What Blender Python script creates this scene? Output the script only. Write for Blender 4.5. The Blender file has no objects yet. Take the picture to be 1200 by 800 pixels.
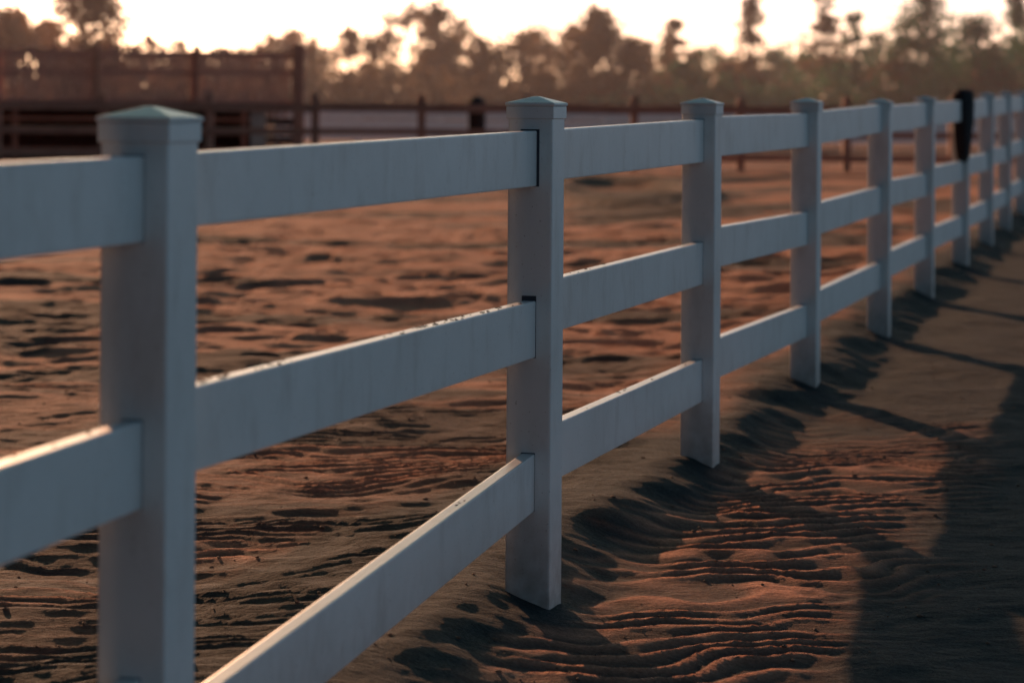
import bpy, bmesh, math, random
import numpy as np
from mathutils import Vector
random.seed(7); rng=np.random.default_rng(11)
sc=bpy.context.scene
sc.view_settings.view_transform='Standard'; sc.view_settings.look='None'
sc.view_settings.exposure=0; sc.view_settings.gamma=1
SUN_AZ=-18.5; SUN_EL=11.2
col=sc.collection

# ---------------------------------------------------------------- materials
def mat(name):
    m=bpy.data.materials.new(name); m.use_nodes=True
    nt=m.node_tree; return m,nt,nt.nodes['Principled BSDF']
def N(nt,t,**k):
    n=nt.nodes.new(t)
    for a,b in k.items(): setattr(n,a,b)
    return n
def noise(nt,scale,detail=4,rough=.55,vec=None):
    n=N(nt,'ShaderNodeTexNoise'); n.inputs['Scale'].default_value=scale
    n.inputs['Detail'].default_value=detail; n.inputs['Roughness'].default_value=rough
    if vec is not None: nt.links.new(vec,n.inputs['Vector'])
    return n.outputs['Fac']
def ramp(nt,fac,stops):
    r=N(nt,'ShaderNodeValToRGB'); nt.links.new(fac,r.inputs[0])
    e=r.color_ramp.elements
    while len(e)<len(stops): e.new(.5)
    for i,(p,c) in enumerate(stops):
        e[i].position=p; e[i].color=(*c,1) if len(c)==3 else c
    return r.outputs['Color']
def mix(nt,fac,a,b,mode='MIX'):
    m=N(nt,'ShaderNodeMix',data_type='RGBA',blend_type=mode)
    if isinstance(fac,(int,float)): m.inputs[0].default_value=fac
    else: nt.links.new(fac,m.inputs[0])
    for s,v in ((6,a),(7,b)):
        if isinstance(v,tuple): m.inputs[s].default_value=(*v,1)
        else: nt.links.new(v,m.inputs[s])
    return m.outputs[2]
def pos(nt,scale=(1,1,1)):
    g=N(nt,'ShaderNodeNewGeometry'); mp=N(nt,'ShaderNodeMapping')
    mp.inputs['Scale'].default_value=scale
    nt.links.new(g.outputs['Position'],mp.inputs['Vector']); return mp.outputs[0]
def bump(nt,b,h,strength,dist,prev=None):
    n=N(nt,'ShaderNodeBump'); n.inputs['Strength'].default_value=strength
    n.inputs['Distance'].default_value=dist; nt.links.new(h,n.inputs['Height'])
    if prev is not None: nt.links.new(prev,n.inputs['Normal'])
    nt.links.new(n.outputs[0],b.inputs['Normal']); return n.outputs[0]

def sand_material():
    m,nt,b=mat('sand'); p=pos(nt)
    c=ramp(nt,noise(nt,1.7,4,.6,p),[(.3,(.52,.23,.145)),(.7,(.72,.35,.225))])
    fine=ramp(nt,noise(nt,90,2,.6,p),[(.3,(.62,.6,.58)),(.7,(1.1,1.1,1.1))])
    c=mix(nt,1.0,c,fine,'MULTIPLY')
    a=N(nt,'ShaderNodeAttribute'); a.attribute_name='damp_shade'
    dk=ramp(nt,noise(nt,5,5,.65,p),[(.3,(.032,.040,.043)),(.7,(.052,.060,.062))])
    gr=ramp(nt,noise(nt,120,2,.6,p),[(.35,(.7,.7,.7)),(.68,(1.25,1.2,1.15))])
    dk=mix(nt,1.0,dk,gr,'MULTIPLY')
    c=mix(nt,a.outputs['Fac'],c,dk)  # dark tone serves wet soil and painted shade alike
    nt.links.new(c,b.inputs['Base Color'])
    b.inputs['Roughness'].default_value=.9
    b.inputs['Specular IOR Level'].default_value=.08
    n1=bump(nt,b,noise(nt,220,1,.6,p),.5,.004)
    p2=pos(nt,(1.2,2.2,1)); bump(nt,b,noise(nt,6,6,.74,p2),.75,.06,n1)
    return m
def vinyl_material():
    m,nt,b=mat('white_vinyl'); p=pos(nt)
    c=ramp(nt,noise(nt,2.5,4,.6,p),[(.3,(.67,.675,.655)),(.7,(.77,.775,.76))])
    st=ramp(nt,noise(nt,7,4,.65,pos(nt,(1.6,1.6,.6))),[(.50,(0,0,0)),(.85,(.42,.42,.42))])
    c=mix(nt,st,c,(.34,.30,.25))
    sp=ramp(nt,noise(nt,150,1,.5,p),[(.72,(0,0,0)),(.78,(.6,.6,.6))])
    c=mix(nt,sp,c,(.24,.19,.15))
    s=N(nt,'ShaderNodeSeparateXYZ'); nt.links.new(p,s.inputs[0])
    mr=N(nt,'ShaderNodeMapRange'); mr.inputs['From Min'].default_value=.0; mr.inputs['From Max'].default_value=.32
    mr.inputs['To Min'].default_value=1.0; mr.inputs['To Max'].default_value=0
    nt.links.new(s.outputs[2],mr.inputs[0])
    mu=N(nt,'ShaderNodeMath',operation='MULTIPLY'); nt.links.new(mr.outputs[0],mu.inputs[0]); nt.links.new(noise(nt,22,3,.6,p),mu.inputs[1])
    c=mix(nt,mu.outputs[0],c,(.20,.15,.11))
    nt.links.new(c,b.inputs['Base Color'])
    b.inputs['Roughness'].default_value=.45
    bump(nt,b,noise(nt,5,5,.7,p),.16,.01)
    return m
def wood_material(name,c1,c2):
    m,nt,b=mat(name)
    c=ramp(nt,noise(nt,3,4,.6,pos(nt,(1,1,6))),[(.3,c1),(.7,c2)]); nt.links.new(c,b.inputs['Base Color'])
    b.inputs['Roughness'].default_value=.8
    return m
def plain(name,c1,c2,scale=8,rough=.7):
    m,nt,b=mat(name); c=ramp(nt,noise(nt,scale,4,.6,pos(nt)),[(.3,c1),(.7,c2)])
    nt.links.new(c,b.inputs['Base Color']); b.inputs['Roughness'].default_value=rough
    return m
def leaf_material(name,c1,c2,c3,tc,tf=.45):
    m,nt,b=mat(name)
    c=ramp(nt,noise(nt,.55,3,.7,pos(nt)),[(.3,c1),(.5,c2),(.7,c3)])
    nt.links.new(c,b.inputs['Base Color']); b.inputs['Roughness'].default_value=.6
    t=N(nt,'ShaderNodeBsdfTranslucent'); nt.links.new(mix(nt,.5,c,tc),t.inputs[0])
    ms=N(nt,'ShaderNodeMixShader'); ms.inputs[0].default_value=tf
    out=[n for n in nt.nodes if n.type=='OUTPUT_MATERIAL'][0]
    nt.links.new(b.outputs[0],ms.inputs[1]); nt.links.new(t.outputs[0],ms.inputs[2]); nt.links.new(ms.outputs[0],out.inputs[0])
    return m
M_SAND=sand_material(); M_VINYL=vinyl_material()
M_PAINT=plain('white_paint',(.80,.83,.82),(.88,.90,.89),3,.5)
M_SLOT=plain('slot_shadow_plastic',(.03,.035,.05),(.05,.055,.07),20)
M_WOOD=wood_material('weathered_brown_wood',(.30,.14,.095),(.50,.26,.18))
M_SLAT=wood_material('pale_red_wood',(.48,.24,.18),(.66,.36,.28))  # lighter, redder tone for slats and crossbars
M_WOOD2=wood_material('dark_brown_wood',(.07,.036,.028),(.16,.085,.06))
M_BARK=wood_material('bark',(.07,.045,.035),(.15,.10,.075))
M_BLACK=plain('black_fabric',(.008,.008,.010),(.02,.02,.024),30,.85)
M_CLUMP=plain('dry_soil_clump',(.08,.05,.035),(.20,.12,.08),60,.9)
M_LEAFB=leaf_material('dry_foliage',(.08,.045,.03),(.15,.085,.055),(.22,.13,.08),(.40,.20,.11),.5)
M_LEAFM=leaf_material('olive_foliage',(.06,.05,.03),(.11,.085,.055),(.15,.115,.07),(.30,.18,.09),.45)
M_LEAFG=leaf_material('green_foliage',(.03,.085,.045),(.05,.15,.075),(.09,.20,.10),(.07,.24,.09),.3)

# ---------------------------------------------------------------- helpers
def empty(name,loc=(0,0,0)):
    e=bpy.data.objects.new(name,None); e.location=loc; e.empty_display_size=.2; col.objects.link(e); return e
def link(me,name,m,parent=None,smooth=False):
    ob=bpy.data.objects.new(name,me); col.objects.link(ob)
    if m is not None: me.materials.append(m)
    if parent is not None: ob.parent=parent
    if smooth: me.polygons.foreach_set('use_smooth',[True]*len(me.polygons))
    return ob
class MB:
    def __init__(s): s.bm=bmesh.new()
    def hexa(s,pts,bev=0,seg=2):
        vs=[s.bm.verts.new(p) for p in pts]
        fs=[(3,2,1,0),(4,5,6,7),(0,1,5,4),(1,2,6,5),(2,3,7,6),(3,0,4,7)]
        faces=[s.bm.faces.new([vs[i] for i in f]) for f in fs]
        if bev>0:
            es=list({e for f in faces for e in f.edges})
            bmesh.ops.bevel(s.bm,geom=es,offset=bev,segments=seg,profile=.6,affect='EDGES')
    def obj(s,name,m,parent=None):
        bmesh.ops.recalc_face_normals(s.bm,faces=s.bm.faces[:])
        me=bpy.data.meshes.new(name); s.bm.to_mesh(me); s.bm.free(); return link(me,name,m,parent)
def rail_pts(a,b,za0,za1,zb0,zb1,th,perp):
    h=perp*(th/2)
    return [(a[0]-h[0],a[1]-h[1],za0),(a[0]+h[0],a[1]+h[1],za0),(b[0]+h[0],b[1]+h[1],zb0),(b[0]-h[0],b[1]-h[1],zb0),
            (a[0]-h[0],a[1]-h[1],za1),(a[0]+h[0],a[1]+h[1],za1),(b[0]+h[0],b[1]+h[1],zb1),(b[0]-h[0],b[1]-h[1],zb1)]
def box_at(c,u,w,z0,z1,k=1.0,k2=1.0):
    n=Vector((u[1],-u[0])); P=[]
    for z,kk in ((z0,k),(z1,k2)):
        for s,t in ((-1,-1),(1,-1),(1,1),(-1,1)):
            q=Vector(c)+u*(s*w*kk)+n*(t*w*kk); P.append((q[0],q[1],z))
    return P

# ---------------------------------------------------------------- ground
T=rng.random((256,256))
def vn(x,y,seed=0):
    x=x+seed*17.37; y=y+seed*31.71
    xi=np.floor(x).astype(int); yi=np.floor(y).astype(int); fx=x-xi; fy=y-yi
    fx=fx*fx*fx*(fx*(fx*6-15)+10); fy=fy*fy*fy*(fy*(fy*6-15)+10)
    a=T[xi&255,yi&255]; b=T[(xi+1)&255,yi&255]; c=T[xi&255,(yi+1)&255]; d=T[(xi+1)&255,(yi+1)&255]
    return (a*(1-fx)+b*fx)*(1-fy)+(c*(1-fx)+d*fx)*fy
def fbm(x,y,seed=0,o=4):
    s=0;a=1;t=0
    for i in range(o): s=s+a*vn(x*2**i,y*2**i,seed+i*3.1); t+=a; a*=.5
    return s/t
def sst(a,b,x):
    t=np.clip((x-a)/(b-a),0,1); return t*t*(3-2*t)
FU=np.array([.2812,.9597])
def fdist(X,Y): return (X+.625)*FU[1]-(Y-4.03)*FU[0]
def ripple(X,Y,lam,ang,seed,warp):
    w=(fbm(X*1.3,Y*1.6,seed,2)-.5)*warp+(fbm(X*4.5,Y*4.5,seed+5,2)-.5)*warp*.34
    ph=(Y*math.cos(ang)+X*math.sin(ang)+w)/lam
    f=ph-np.floor(ph)
    return np.where(f<.66,f/.66,(1-f)/.34)
def rpR(X,Y): return ripple(X,Y,.110,-.30,4,.52)
def rpL(X,Y): return ripple(X,Y,.100,.04,8,.44)
def mkL(X,Y): return sst(.38,.58,fbm(X*.8,Y*1.1,33,3))
def lit_drift(X,Y):
    """loose sand beside the fence, kept pale to paint in the sunlit patch"""
    d=fdist(X,Y)+(fbm(X*2.5,Y*1.5,91,3)-.5)*.45
    return sst(.0,.2,d)*(1-sst(.72,1.05,d))*(1-sst(8.8,10.6,Y+(fbm(X*2,Y*2,92,2)-.5)*1.5))
def height(X,Y):
    d=fdist(X,Y)
    rise=.0095*np.clip(Y-9,0,16)*sst(-6,-1,d)*(1-sst(30,50,Y))
    dn=d+.20*(fbm(X*1.6,Y*1.6,9,3)-.5)+.08*(fbm(X*6,Y*6,10,3)-.5)
    z=rise+.050*sst(-1.0,-.28,dn)-.100*sst(-.19,.21,dn)
    z=z+(fbm(X*4.5,Y*4.5,12,4)-.5)*.020*np.exp(-((d+.05)/.3)**2)*(1-sst(14,22,Y))
    far=1-sst(55,110,np.abs(Y)+np.abs(X)*.3)
    z=z+(fbm(X*.8,Y*.8,2,4)-.5)*.04*sst(.15,1.2,np.abs(d))*far
    right=sst(.0,.3,d)
    rp=rpR(X,Y); dr=lit_drift(X,Y)
    z=z+right*(rp**1.35)*.0165*(.15+.85*dr)*(.55+.9*fbm(X*1.7,Y*1.7,97,2))*(1-sst(12,20,Y))
    z=z+right*(fbm(X*3,Y*3,95,4)-.5)*.030*(1-dr)
    left=sst(.1,.6,-d)
    mk2=mkL(X,Y); rp2=rpL(X,Y)
    near=(1-sst(8.5,14,Y))
    z=z+left*near*(rp2**1.3)*.0150*(.30+.70*mk2)
    z=z+left*(fbm(X*2.4,Y*4.0,14,4)-.5)*.052*near*(1-.6*mk2)
    hm=fbm(X*2.0,Y*4.2,41,4); hm2=fbm(X*3.1,Y*5.2,46,3)
    z=z+left*((hm-.5)*.09-np.clip(hm2-.56,0,1)*.14)*sst(8.5,14,Y)*(1-.6*sst(18,36,Y))*far
    z=z+left*(fbm(X*.35,Y*.9,47,2)-.5)*.12*sst(9,15,Y)*far
    rr=np.sqrt(((X-1.6)/1.0)**2+((Y-33)/3.6)**2)
    z=z+.17*np.exp(-((rr-1)/.28)**2)*sst(-1.4,.2,(X-1.1))
    z=z+(fbm(X*9,Y*9,61,3)-.5)*.0060*(1-sst(12,18,Y))
    return z
xs=list(np.arange(-3.0,4.0,.022)); s=.022
a=xs[-1]; b=xs[0]; R=[];L=[]
while a<900:
    s*=1.04 if a<15 else 1.10; a+=s; b-=s; R.append(a); L.append(b)
xs=np.array(L[::-1]+xs+R)
ys=list(np.arange(3.0,10.0,.017)); s=.017; a=ys[-1]; U=[]
while a<1500: s*=1.0085 if a<60 else 1.06; a+=s; U.append(a)
s=.03; a=3.0; D=[]
while a>-300: s*=1.12; a-=s; D.append(a)
ys=np.array(D[::-1]+ys+U)
GX,GY=np.meshgrid(xs,ys); GZ=height(GX,GY)
nx,ny=len(xs),len(ys); print('grid',nx,ny)
co=np.stack([GX,GY,GZ],-1).reshape(-1,3).astype(np.float32)
idx=np.arange(nx*ny).reshape(ny,nx)
q=np.stack([idx[:-1,:-1],idx[:-1,1:],idx[1:,1:],idx[1:,:-1]],-1).reshape(-1,4)
me=bpy.data.meshes.new('ground'); me.vertices.add(len(co)); me.vertices.foreach_set('co',co.ravel())
me.loops.add(q.size); me.loops.foreach_set('vertex_index',q.ravel().astype(np.int32))
me.polygons.add(len(q)); me.polygons.foreach_set('loop_start',np.arange(0,q.size,4,dtype=np.int32))
me.polygons.foreach_set('use_smooth',np.ones(len(q),dtype=bool)); me.update(calc_edges=True)
# darkening mask: wet ring, streaks; painted shade on path, fence line and ripple troughs
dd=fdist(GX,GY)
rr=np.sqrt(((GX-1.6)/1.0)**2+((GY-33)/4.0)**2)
damp_shade=.95*np.exp(-((rr-1)/.5)**2)*sst(-1.4,.2,GX-1.0)
damp_shade=np.maximum(damp_shade,.88*sst(.49,.58,fbm(GX*.35,GY*.9,71,4))*sst(.3,1,-dd)*(1-sst(40,60,GY)))
crR=rpR(GX,GY)**1.9; dr=lit_drift(GX,GY)
path_shade=1-dr*(.12+.88*crR)
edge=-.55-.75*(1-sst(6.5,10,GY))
damp_shade=np.maximum(damp_shade,sst(edge,edge+.4,dd+(fbm(GX*1.5,GY*1.5,88,3)-.5)*.5)*np.clip(path_shade,0,1))  # path and fence line darkened in colour to stand for shade
damp_shade=np.maximum(damp_shade,.5*sst(44,60,GY))
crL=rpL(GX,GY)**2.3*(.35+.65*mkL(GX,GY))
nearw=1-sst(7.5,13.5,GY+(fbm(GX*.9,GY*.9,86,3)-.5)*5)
damp_shade=np.maximum(damp_shade,np.clip(.98-.90*crL-.22*sst(.5,.62,fbm(GX*.8,GY*1.6,85,4)),0,1)*nearw*sst(0,.3,-dd))  # near arena: shade painted into troughs, crests left pale as if sunlit
at=me.attributes.new('damp_shade','FLOAT','POINT'); at.data.foreach_set('value',damp_shade.reshape(-1).astype(np.float32))
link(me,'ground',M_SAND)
def gz(x,y): return float(height(np.array([x]),np.array([y]))[0])

# ---------------------------------------------------------------- white vinyl fence
PX=[-1.314,-.628,.068,.716,1.408,2.135,2.82,3.525,4.215,4.89,5.58]
PY=[1.68,4.03,6.38,8.73,11.08,13.45,15.83,18.2,20.6,23.0,25.4]
PZ=[0,0,0,0,.02,.05,.067,.085,.10,.12,.14]
PT=[1.365,1.349,1.375,1.376,1.383,1.385,1.41,1.43,1.455,1.48,1.50]
for i in range(6):
    PX.append(PX[-1]+.69); PY.append(PY[-1]+2.4); PZ.append(.15); PT.append(1.51)
u=Vector((.2812,.9597)); nperp=Vector((u[1],-u[0]))
fence=empty('white_vinyl_fence',(PX[1],PY[1],0))
def fobj(mb,name,m):
    o=mb.obj(name,m); o.parent=fence; o.matrix_parent_inverse=fence.matrix_world.inverted(); return o
bpy.context.view_layer.update()
W=.0635
for i in range(len(PX)):
    c=Vector((PX[i],PY[i])); t=PT[i]; mb=MB()
    mb.hexa(box_at(c,u,W,PZ[i]-.35,t-.04),.006,2)
    fobj(mb,'post_%d'%i,M_VINYL)
    mb=MB()
    mb.hexa(box_at(c,u,.0675,t-.062,t-.0275),.002,1)
    mb.hexa(box_at(c,u,.0710,t-.027,t-.0185,.98,1.0),.002,1)
    mb.hexa(box_at(c,u,.0695,t-.018,t,1.0,.10),.001,1)
    fobj(mb,'post_cap_%d'%i,M_VINYL)
def nom(i):
    a,b=PZ[i],PZ[i+1]; j=lambda: random.uniform(-.008,.008)
    out=[]
    for lo,hi in ((.275,.43),(.70,.855),(1.14,1.30)):
        e1=j(); e2=j(); out.append((lo+a+e1,hi+a+e1,lo-.03*(hi<1)+b+e2,hi-.03*(hi<1)+b+e2))
    return out
panels={0:[(.225,.38,.216,.371),(.64,.785,.662,.812),(1.12,1.265,1.117,1.264)],
        1:[(.11,.268,.247,.403),(.693,.847,.664,.818),(1.133,1.266,1.130,1.281)],
        2:[(.298,.457,.242,.400),(.715,.864,.680,.838),(1.140,1.282,1.136,1.296)],
        3:[(.300,.455,.248,.402),(.728,.882,.685,.842),(1.152,1.306,1.150,1.310)]}
for i in range(len(PX)-1):
    a=Vector((PX[i],PY[i])); b=Vector((PX[i+1],PY[i+1])); dr=(b-a).normalized()
    aa=a+dr*(W-.012); bb=b-dr*(W-.012)
    for k,(z0,z1,z2,z3) in enumerate(panels.get(i,nom(i))):
        mb=MB(); mb.hexa(rail_pts(aa,bb,z0,z1,z2,z3,.038,nperp),.004,2)
        fobj(mb,'rail_%d_%d'%(i,k),M_VINYL)
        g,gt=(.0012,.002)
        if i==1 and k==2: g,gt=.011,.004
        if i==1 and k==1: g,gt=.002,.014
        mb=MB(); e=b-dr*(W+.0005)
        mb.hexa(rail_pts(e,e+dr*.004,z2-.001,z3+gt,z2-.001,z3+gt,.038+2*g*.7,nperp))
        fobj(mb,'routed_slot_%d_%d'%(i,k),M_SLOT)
mb=bmesh.new()
def crumb(bm,p,s,fl=.5):
    r=bmesh.ops.create_icosphere(bm,subdivisions=1,radius=1)
    sx,sy,sz=s*random.uniform(.7,1.4),s*random.uniform(.7,1.4),s*fl
    for v in r['verts']:
        k=random.uniform(.75,1.2); v.co=Vector((p[0]+v.co.x*sx*k,p[1]+v.co.y*sy*k,p[2]+v.co.z*sz*k))
def on_rail(i,k,t,off=0):
    z0,z1,z2,z3=panels[i][k]; return (PX[i]*(1-t)+PX[i+1]*t+off*nperp[0],PY[i]*(1-t)+PY[i+1]*t+off*nperp[1],z1*(1-t)+z3*t)
for (i,k,t0,n,sp) in ((1,1,.10,26,.03),(1,1,.62,22,.05),(1,1,.22,12,.05),(1,0,.72,14,.015),(0,1,.85,8,.06),(2,1,.3,6,.1),(2,0,.5,8,.2),(1,1,.8,12,.1),(3,1,.5,6,.2)):
    for _ in range(n):
        crumb(mb,on_rail(i,k,min(.96,max(.04,random.gauss(t0,sp))),random.uniform(-.014,.014)),random.uniform(.002,.0065))
me=bpy.data.meshes.new('soil_crumbs'); mb.to_mesh(me); mb.free()
o=link(me,'soil_crumbs',M_CLUMP); o.parent=fence; o.matrix_parent_inverse=fence.matrix_world.inverted()

# ---------------------------------------------------------------- black bag hung on a far post
def loft(name,rings,m,parent=None,nseg=28,fold=.0):
    bm=bmesh.new(); prev=None
    for j,(cx,cy,z,rx,ry) in enumerate(rings):
        ring=[]
        for k in range(nseg):
            t=2*math.pi*k/nseg; f=1+fold*math.sin(5*t+j*.5)+fold*.7*math.sin(9*t-j*.8)
            ct,st=math.cos(t),math.sin(t); sq=lambda v:math.copysign(abs(v)**.7,v)
            p=Vector((cx,cy))+nperp*(sq(ct)*rx*f)+u*(sq(st)*ry*f); ring.append(bm.verts.new((p[0],p[1],z)))
        if prev:
            for k in range(nseg): bm.faces.new((prev[k],prev[(k+1)%nseg],ring[(k+1)%nseg],ring[k]))
        else: bm.faces.new(ring[::-1])
        prev=ring
    bm.faces.new(prev); bmesh.ops.recalc_face_normals(bm,faces=bm.faces[:])
    me=bpy.data.meshes.new(name); bm.to_mesh(me); bm.free(); return link(me,name,m,parent,True)
bx,by=PX[7],PY[7]; q=Vector((bx,by))-u*.055+nperp*.02
loft('black_bag',[(q[0],q[1],z,rx,ry) for z,rx,ry in ((.90,.02,.03),(.93,.045,.07),(1.0,.055,.10),(1.1,.066,.125),(1.22,.078,.14),(1.34,.082,.145),(1.42,.080,.14),(1.455,.074,.13),(1.47,.05,.09))],M_BLACK,None,32,.05)

# ---------------------------------------------------------------- background fences
def wood_fence(name,x0,x1,y,n_rails,posts,mat_,zt=1.40,pw=.07,zb=0,th=.05):
    e=empty(name,(x0,y,zb)); bpy.context.view_layer.update()
    uu=Vector((1,0)); pp=Vector((0,-1))
    def ad(mb,nm):
        o=mb.obj(nm,mat_); o.parent=e; o.matrix_parent_inverse=e.matrix_world.inverted()
    for k,px in enumerate(posts):
        mb=MB()
        mb.hexa(box_at(Vector((px,y)),uu,pw,zb-.3,zb+zt+random.uniform(-.02,.02)),.008,1)
        mb.hexa(box_at(Vector((px,y)),uu,pw*1.15,zb+zt+.022,zb+zt+.06,1,.3),.004,1)
        ad(mb,'post_%d'%k)
    for j,(z0,z1) in enumerate(n_rails):
        mb=MB()
        for a,b in zip(posts[:-1],posts[1:]):
            d1=random.uniform(-.015,.015); d2=random.uniform(-.015,.015)
            mb.hexa(rail_pts(Vector((a+.004,y-pw-.03)),Vector((b-.004,y-pw-.03)),zb+z0+d1,zb+z1+d1,zb+z0+d2,zb+z1+d2,th,pp),.005,1)
        ad(mb,'rail_%d'%j)
    return e
posts=[-3.81+2.06*k for k in range(-14,20)]
wood_fence('wooden_rail_fence',posts[0],posts[-1],45,[(.20,.34),(.66,.78),(1.10,1.27)],posts,M_WOOD,1.42,.075)
posts=[-6.9+2.4*k for k in range(0,20)]
wood_fence('white_board_fence',posts[0],posts[-1],68,[(.16,.43),(.47,.75),(.79,1.06)],posts,M_PAINT,1.12,.07)
e=empty('slatted_timber_fence',(-16,56,0)); bpy.context.view_layer.update()
def adde(mb,nm,m):
    o=mb.obj(nm,m); o.parent=e; o.matrix_parent_inverse=e.matrix_world.inverted()
ux=Vector((1,0)); mb=MB(); x=-34.0
while x<-5.3:
    w=random.uniform(.052,.072); h=2.50+random.uniform(-.16,.12)
    mb.hexa([(x-w,56-.012,.9),(x+w,56-.012,.9),(x+w,56+.012,.9),(x-w,56+.012,.9),(x-w,56-.012,h),(x+w,56-.012,h),(x+w,56+.012,h),(x-w,56+.012,h)])
    x+=.175
adde(mb,'slats',M_SLAT)
mb=MB(); x=-34.0
while x<-5.3:
    z=0.02
    for j in range(4):
        mb.hexa([(x,55.955,z),(x+2.36,55.955,z),(x+2.36,55.985,z),(x,55.985,z),(x,55.955,z+.19),(x+2.36,55.955,z+.19),(x+2.36,55.985,z+.19),(x,55.985,z+.19)],.004,1); z+=.225
    x+=2.4
adde(mb,'kick_boards',M_WOOD2)
mb=MB(); x=-34.0
while x<-4.9:
    mb.hexa(box_at(Vector((x,55.86)),ux,.065,-.3,2.62),.01,1); x+=2.4
mb.hexa(box_at(Vector((-5.15,56.0)),ux,.14,-.3,2.66),.01,1)
adde(mb,'posts',M_WOOD)
mb=MB()
for z in (1.2,1.9,2.35): mb.hexa([(-34,56.016,z),(-5.3,56.016,z),(-5.3,56.045,z),(-34,56.045,z),(-34,56.016,z+.12),(-5.3,56.016,z+.12),(-5.3,56.045,z+.12),(-34,56.045,z+.12)])
adde(mb,'crossbars',M_SLAT)
e=empty('livestock_shelter',(-11,49,0)); bpy.context.view_layer.update()
mb=MB()
X0,X1,Y0,Y1=-17.5,-5.4,48.0,51.0
def bx3(mb,x0,x1,y0,y1,z0,z1,bev=.005): mb.hexa([(x0,y0,z0),(x1,y0,z0),(x1,y1,z0),(x0,y1,z0),(x0,y0,z1),(x1,y0,z1),(x1,y1,z1),(x0,y1,z1)],bev,1)
bx3(mb,X0,X1,Y1-.05,Y1,0,1.12); bx3(mb,X0,X0+.05,Y0,Y1-.06,0,1.12); bx3(mb,X1-.05,X1,Y0,Y1-.06,0,1.12)
adde(mb,'walls',M_WOOD2)
mb=MB(); bx3(mb,X0-.2,X1+.2,Y0-.25,Y1+.2,1.13,1.19,.006)
adde(mb,'roof',M_WOOD)
mb=MB(); x=X0+.1
while x<X1:
    mb.hexa(box_at(Vector((x,Y0+.06)),ux,.05,-.1,1.125),.005,1); x+=2.37
for z in (.25,.6,.88): bx3(mb,X0,X1,Y0-.06,Y0-.01,z,z+.07)
adde(mb,'front_rails',M_WOOD)

def lathe(name,c,prof,m,parent=None,n=28):
    bm=bmesh.new(); prev=None
    for r,z in prof:
        ring=[bm.verts.new((c[0]+r*math.cos(2*math.pi*k/n),c[1]+r*math.sin(2*math.pi*k/n),z)) for k in range(n)]
        if prev:
            for k in range(n): bm.faces.new((prev[k],prev[(k+1)%n],ring[(k+1)%n],ring[k]))
        else: bm.faces.new(ring[::-1])
        prev=ring
    bm.faces.new(prev); me=bpy.data.meshes.new(name); bm.to_mesh(me); bm.free(); return link(me,name,m,parent,True)
tc=empty('trash_can')
lathe('drum',(-.70,46.4),[(.15,0),(.17,.04),(.17,.5),(.18,.52),(.17,.55),(.175,1.1),(.19,1.12),(.19,1.16)],M_BLACK,tc)
lathe('lid',(-.70,46.4),[(.20,1.163),(.20,1.2),(.16,1.34),(.10,1.40),(.03,1.42),(.03,1.45)],M_BLACK,tc)

# ---------------------------------------------------------------- trees
class TB:
    def __init__(s): s.v=[];s.f=[];s.n=0;s.m=[]
    def leaves(s,c,r,n,size,mi,gauss=True):
        if gauss: p=np.array(c)+rng.normal(size=(n,3))*np.array(r)*.55
        else:
            d=rng.normal(size=(n,3)); d/=np.linalg.norm(d,axis=1)[:,None]
            p=np.array(c)+d*(rng.random(n)**.45)[:,None]*np.array(r)
        a=rng.normal(size=(n,3)); a/=np.linalg.norm(a,axis=1)[:,None]
        b=np.cross(a,rng.normal(size=(n,3))); b/=np.linalg.norm(b,axis=1)[:,None]
        sz=size*rng.uniform(.5,1.3,n)[:,None]
        Q=np.stack([p-a*sz-b*sz*.2,p+b*sz*.6,p+a*sz+b*sz*.2,p-b*sz*.6],1).reshape(-1,3)
        s.v.append(Q); s.f+= [(s.n+4*i,s.n+4*i+1,s.n+4*i+2,s.n+4*i+3) for i in range(n)]; s.n+=4*n; s.m+=[mi]*n
    def limb(s,a,b,r0,r1,mi=0,k=5):
        a=Vector(a);b=Vector(b);d=(b-a).normalized(); x=d.orthogonal().normalized(); y=d.cross(x)
        Q=[]
        for p,r in ((a,r0),(b,r1)):
            for j in range(k):
                t=2*math.pi*j/k; Q.append(p+x*(r*math.cos(t))+y*(r*math.sin(t)))
        s.v.append(np.array([list(q) for q in Q]))
        s.f+=[(s.n+j,s.n+(j+1)%k,s.n+k+(j+1)%k,s.n+k+j) for j in range(k)]; s.m+=[mi]*k; s.n+=2*k
    def obj(s,name,mats):
        me=bpy.data.meshes.new(name); me.from_pydata(np.concatenate(s.v).tolist(),[],s.f)
        for m in mats: me.materials.append(m)
        me.polygons.foreach_set('material_index',s.m); me.update()
        o=bpy.data.objects.new(name,me); col.objects.link(o); return o
def broad(tb,x,y,h,w,mi,dens=1.0,leaf=.2,clumps=16,low=.2):
    th=h*random.uniform(.3,.45); top=Vector((x+random.uniform(-.3,.3),y,th))
    tb.limb((x,y,-.2),top,.03*h*.6,.018*h*.6)
    tip=Vector((x+random.uniform(-.4,.4),y,h*.93)); tb.limb(top,tip,.012*h,.004*h)
    for k in range(clumps):
        a=random.uniform(0,6.28); f=low+(.97-low)*random.random()**.85; zc=h*f
        prof=min(1,(1.02-f)*2.1)*(.6+.4*min(1,(f-low)*4))
        rr=w*.5*math.sqrt(random.random())*prof
        c=(x+rr*math.cos(a),y+rr*math.sin(a),zc)
        st=top.lerp(tip,max(0,min(.9,(zc-th)/(h-th)-.15)))
        tb.limb(st,c,.007*h,.003*h,0,4)
        r=w*random.uniform(.09,.19)
        tb.leaves(c,(r*1.3,r*1.3,r*.9),int(60*dens),leaf,mi)
        tb.leaves(c,(r*2.6,r*2.6,r*1.9),int(30*dens),leaf*.8,mi)
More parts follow.
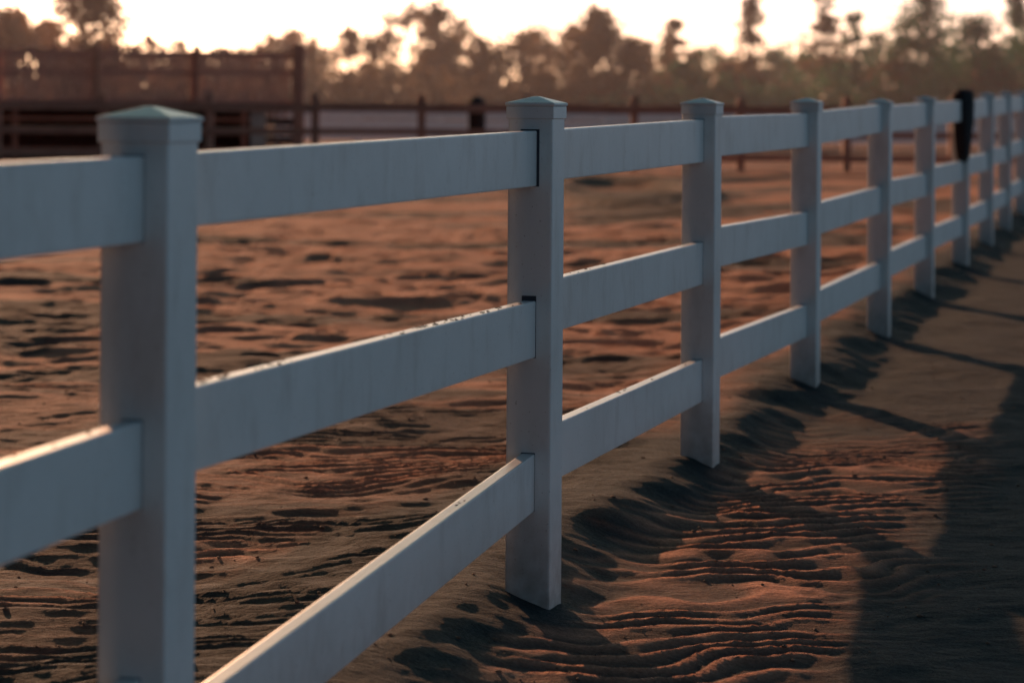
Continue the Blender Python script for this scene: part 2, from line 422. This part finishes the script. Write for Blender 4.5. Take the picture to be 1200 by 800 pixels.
def pine(tb,x,y,h,w,mi,start=.35,gap=.38,leaf=.17):
    tb.limb((x,y,-.2),(x+.1,y,h*.97),.16,.03)
    z=h*start
    while z<h:
        f=1-(z-h*start)/(h*(1-start)); L=w*.5*(.2+.8*f)*random.uniform(.4,1.15)
        for k in range(random.choice((1,2,3,3))):
            a=random.uniform(0,6.28); t=(x+L*math.cos(a),y+L*math.sin(a),z+L*random.uniform(.05,.35))
            tb.limb((x,y,z),t,.04,.012)
            tb.leaves(t,(.5,.5,.25),26,leaf,mi); m_=((x+t[0])/2,(y+t[1])/2,(z+t[2])/2)
            tb.leaves(m_,(.5,.5,.22),14,leaf,mi)
        z+=gap*random.uniform(.6,1.3)
tb=TB(); YB=160.
prof=[(-400,40),(-200,30),(0,22),(50,26),(150,60),(190,58),(240,48),(300,44),(350,54),(400,46),(440,26),(500,18),(530,30),(580,44),(640,38),(690,24),(720,26),(760,30),(800,48),(850,60),(900,64),(950,56),(1000,58),(1040,46),(1080,36),(1140,34),(1200,38),(1300,36),(1600,40),(2000,30)]
def topy(px): return float(np.interp(px,[p[0] for p in prof],[p[1] for p in prof]))
px=-900
while px<2100:
    Y=YB+random.uniform(-14,22); k=2719/Y
    h=1.365+(117-topy(px)-random.uniform(-16,22))/k
    mi=1 if px<430 else (2 if px<780 else 3)
    if random.random()<.2: mi=2
    w=random.uniform(2.2,4.8)
    broad(tb,(px-600)/k,Y,max(2.5,h),w,mi,1.0,.19,random.randint(13,20),.15)
    px+=random.uniform(16,28)
px=-900
while px<2100:
    Y=YB-16+random.uniform(-8,10); k=2719/Y; mi=1 if px<330 else (2 if px<700 else 3)
    if random.random()<.25: mi=2
    h=random.uniform(1.8,3.6); x=(px-600)/k
    for j in range(3):
        tb.leaves((x+random.uniform(-1,1),Y+random.uniform(-1,1),h*random.uniform(.3,.62)),(1.5,1.4,h*.42),110,.22,mi)
    px+=random.uniform(11,20)
px=-900
while px<2100:
    Y=YB+35; k=2719/Y; tb.leaves(((px-600)/k,Y,1.8),(2.2,2,2.3),110,.4,2,False); px+=26
tb.obj('distant_tree_line',[M_BARK,M_LEAFB,M_LEAFM,M_LEAFG])
for px,h,w,mi,Y,kind in ((98,8.6,4.6,1,120,'c'),(12,6.0,4.2,1,125,'b'),(880,9.4,2.2,2,150,'p'),(965,8.3,3.8,2,152,'p'),(1000,7.6,2.6,3,158,'p'),
                    (1085,8.6,4.6,3,148,'b'),(1062,7.0,4.0,3,150,'b'),(1145,6.5,5.0,3,140,'b'),(1192,8.6,3.2,3,150,'p'),(790,6.6,3.0,2,155,'p'),(510,7.6,4.4,2,150,'b'),(700,7.2,4.4,2,150,'b')):
    t=TB(); X=(px-600)/2719*Y
    if kind=='p': pine(t,X,Y,h,w,mi)
    elif kind=='c': broad(t,X,Y,h,w,mi,1.0,.17,90,.12)
    else: broad(t,X,Y,h,w,mi,1.2,.18,24)
    t.obj('pine_tree' if kind=='p' else 'broadleaf_tree',[M_BARK,M_LEAFB,M_LEAFM,M_LEAFG])

# ---------------------------------------------------------------- ground debris
bm=bmesh.new()
for _ in range(900):
    Y=3.6+abs(random.gauss(0,1))*6; X=random.uniform(-.26,.27)*Y+random.uniform(-.3,.3)
    crumb(bm,(X,Y,gz(X,Y)+.001),random.choice((.003,.003,.004,.006,.008)),.6)
me=bpy.data.meshes.new('ground_debris'); bm.to_mesh(me); bm.free(); link(me,'ground_debris',M_CLUMP)
# ---------------------------------------------------------------- dusty air beyond the arena
m=bpy.data.materials.new('dusty_air'); m.use_nodes=True; nt=m.node_tree; nt.nodes.clear()
o=nt.nodes.new('ShaderNodeOutputMaterial'); v=nt.nodes.new('ShaderNodeVolumeScatter')
v.inputs['Color'].default_value=(.88,.82,.90,1); v.inputs['Density'].default_value=.00060; v.inputs['Anisotropy'].default_value=.5
nt.links.new(v.outputs[0],o.inputs['Volume'])
mb=MB(); mb.hexa([(-90,47,-2),(90,47,-2),(90,260,-2),(-90,260,-2),(-90,47,14),(90,47,14),(90,260,14),(-90,260,14)])
mb.obj('dusty_haze',m)

# ---------------------------------------------------------------- light
az=math.radians(SUN_AZ); el=math.radians(SUN_EL)
ds=Vector((math.sin(az)*math.cos(el),math.cos(az)*math.cos(el),math.sin(el)))
w=bpy.data.worlds.new('World'); sc.world=w; w.use_nodes=True; nt=w.node_tree
bg=nt.nodes['Background']; sky=nt.nodes.new('ShaderNodeTexSky'); sky.sky_type='NISHITA'; sky.sun_disc=False
sky.sun_elevation=el; sky.sun_rotation=math.radians(SUN_AZ%360)
sky.air_density=1.0; sky.dust_density=2.0; sky.ozone_density=2.0
tcn=N(nt,'ShaderNodeTexCoord'); sp=N(nt,'ShaderNodeSeparateXYZ'); nt.links.new(tcn.outputs['Generated'],sp.inputs[0])
tint=ramp(nt,sp.outputs[2],[(.0,(.80,.74,1.0)),(.10,(.78,.74,.98)),(.28,(.46,.63,.45)),(.6,(.17,.26,.25)),(1.0,(.14,.215,.235))])
sc1=N(nt,'ShaderNodeVectorMath',operation='MULTIPLY'); nt.links.new(tint,sc1.inputs[0]); sc1.inputs[1].default_value=(1.62,1.62,1.80)
dt=N(nt,'ShaderNodeVectorMath',operation='DOT_PRODUCT'); nt.links.new(tcn.outputs['Generated'],dt.inputs[0]); dt.inputs[1].default_value=Vector((.84,.53,.1)).normalized()
mr=N(nt,'ShaderNodeMapRange'); mr.inputs['From Min'].default_value=-.9; mr.inputs['From Max'].default_value=.8; mr.inputs['To Min'].default_value=.04; mr.inputs['To Max'].default_value=1.30
nt.links.new(dt.outputs['Value'],mr.inputs[0])
vc=N(nt,'ShaderNodeVectorMath',operation='MULTIPLY'); nt.links.new(sky.outputs[0],vc.inputs[0]); nt.links.new(sc1.outputs[0],vc.inputs[1])
vm=N(nt,'ShaderNodeVectorMath',operation='SCALE'); nt.links.new(vc.outputs[0],vm.inputs[0]); nt.links.new(mr.outputs[0],vm.inputs['Scale'])
nt.links.new(vm.outputs[0],bg.inputs[0]); bg.inputs[1].default_value=.13
sl=bpy.data.lights.new('sun','SUN'); sl.energy=5; sl.angle=math.radians(.5); sl.color=(1,.50,.27)
so=bpy.data.objects.new('sun',sl); col.objects.link(so)
so.rotation_euler=ds.to_track_quat('Z','Y').to_euler(); so.location=ds*50

# ---------------------------------------------------------------- camera
cd=bpy.data.cameras.new('camera'); cam=bpy.data.objects.new('camera',cd); col.objects.link(cam)
cd.sensor_width=36; cd.lens=2719/1200*36; cd.shift_y=-283/1200
cam.location=(0,0,1.365); cam.rotation_euler=(math.radians(90),math.radians(-.4),0)
cd.clip_start=.05; cd.clip_end=3000
cd.dof.use_dof=True; cd.dof.focus_distance=6.6; cd.dof.aperture_fstop=3.0
sc.camera=cam
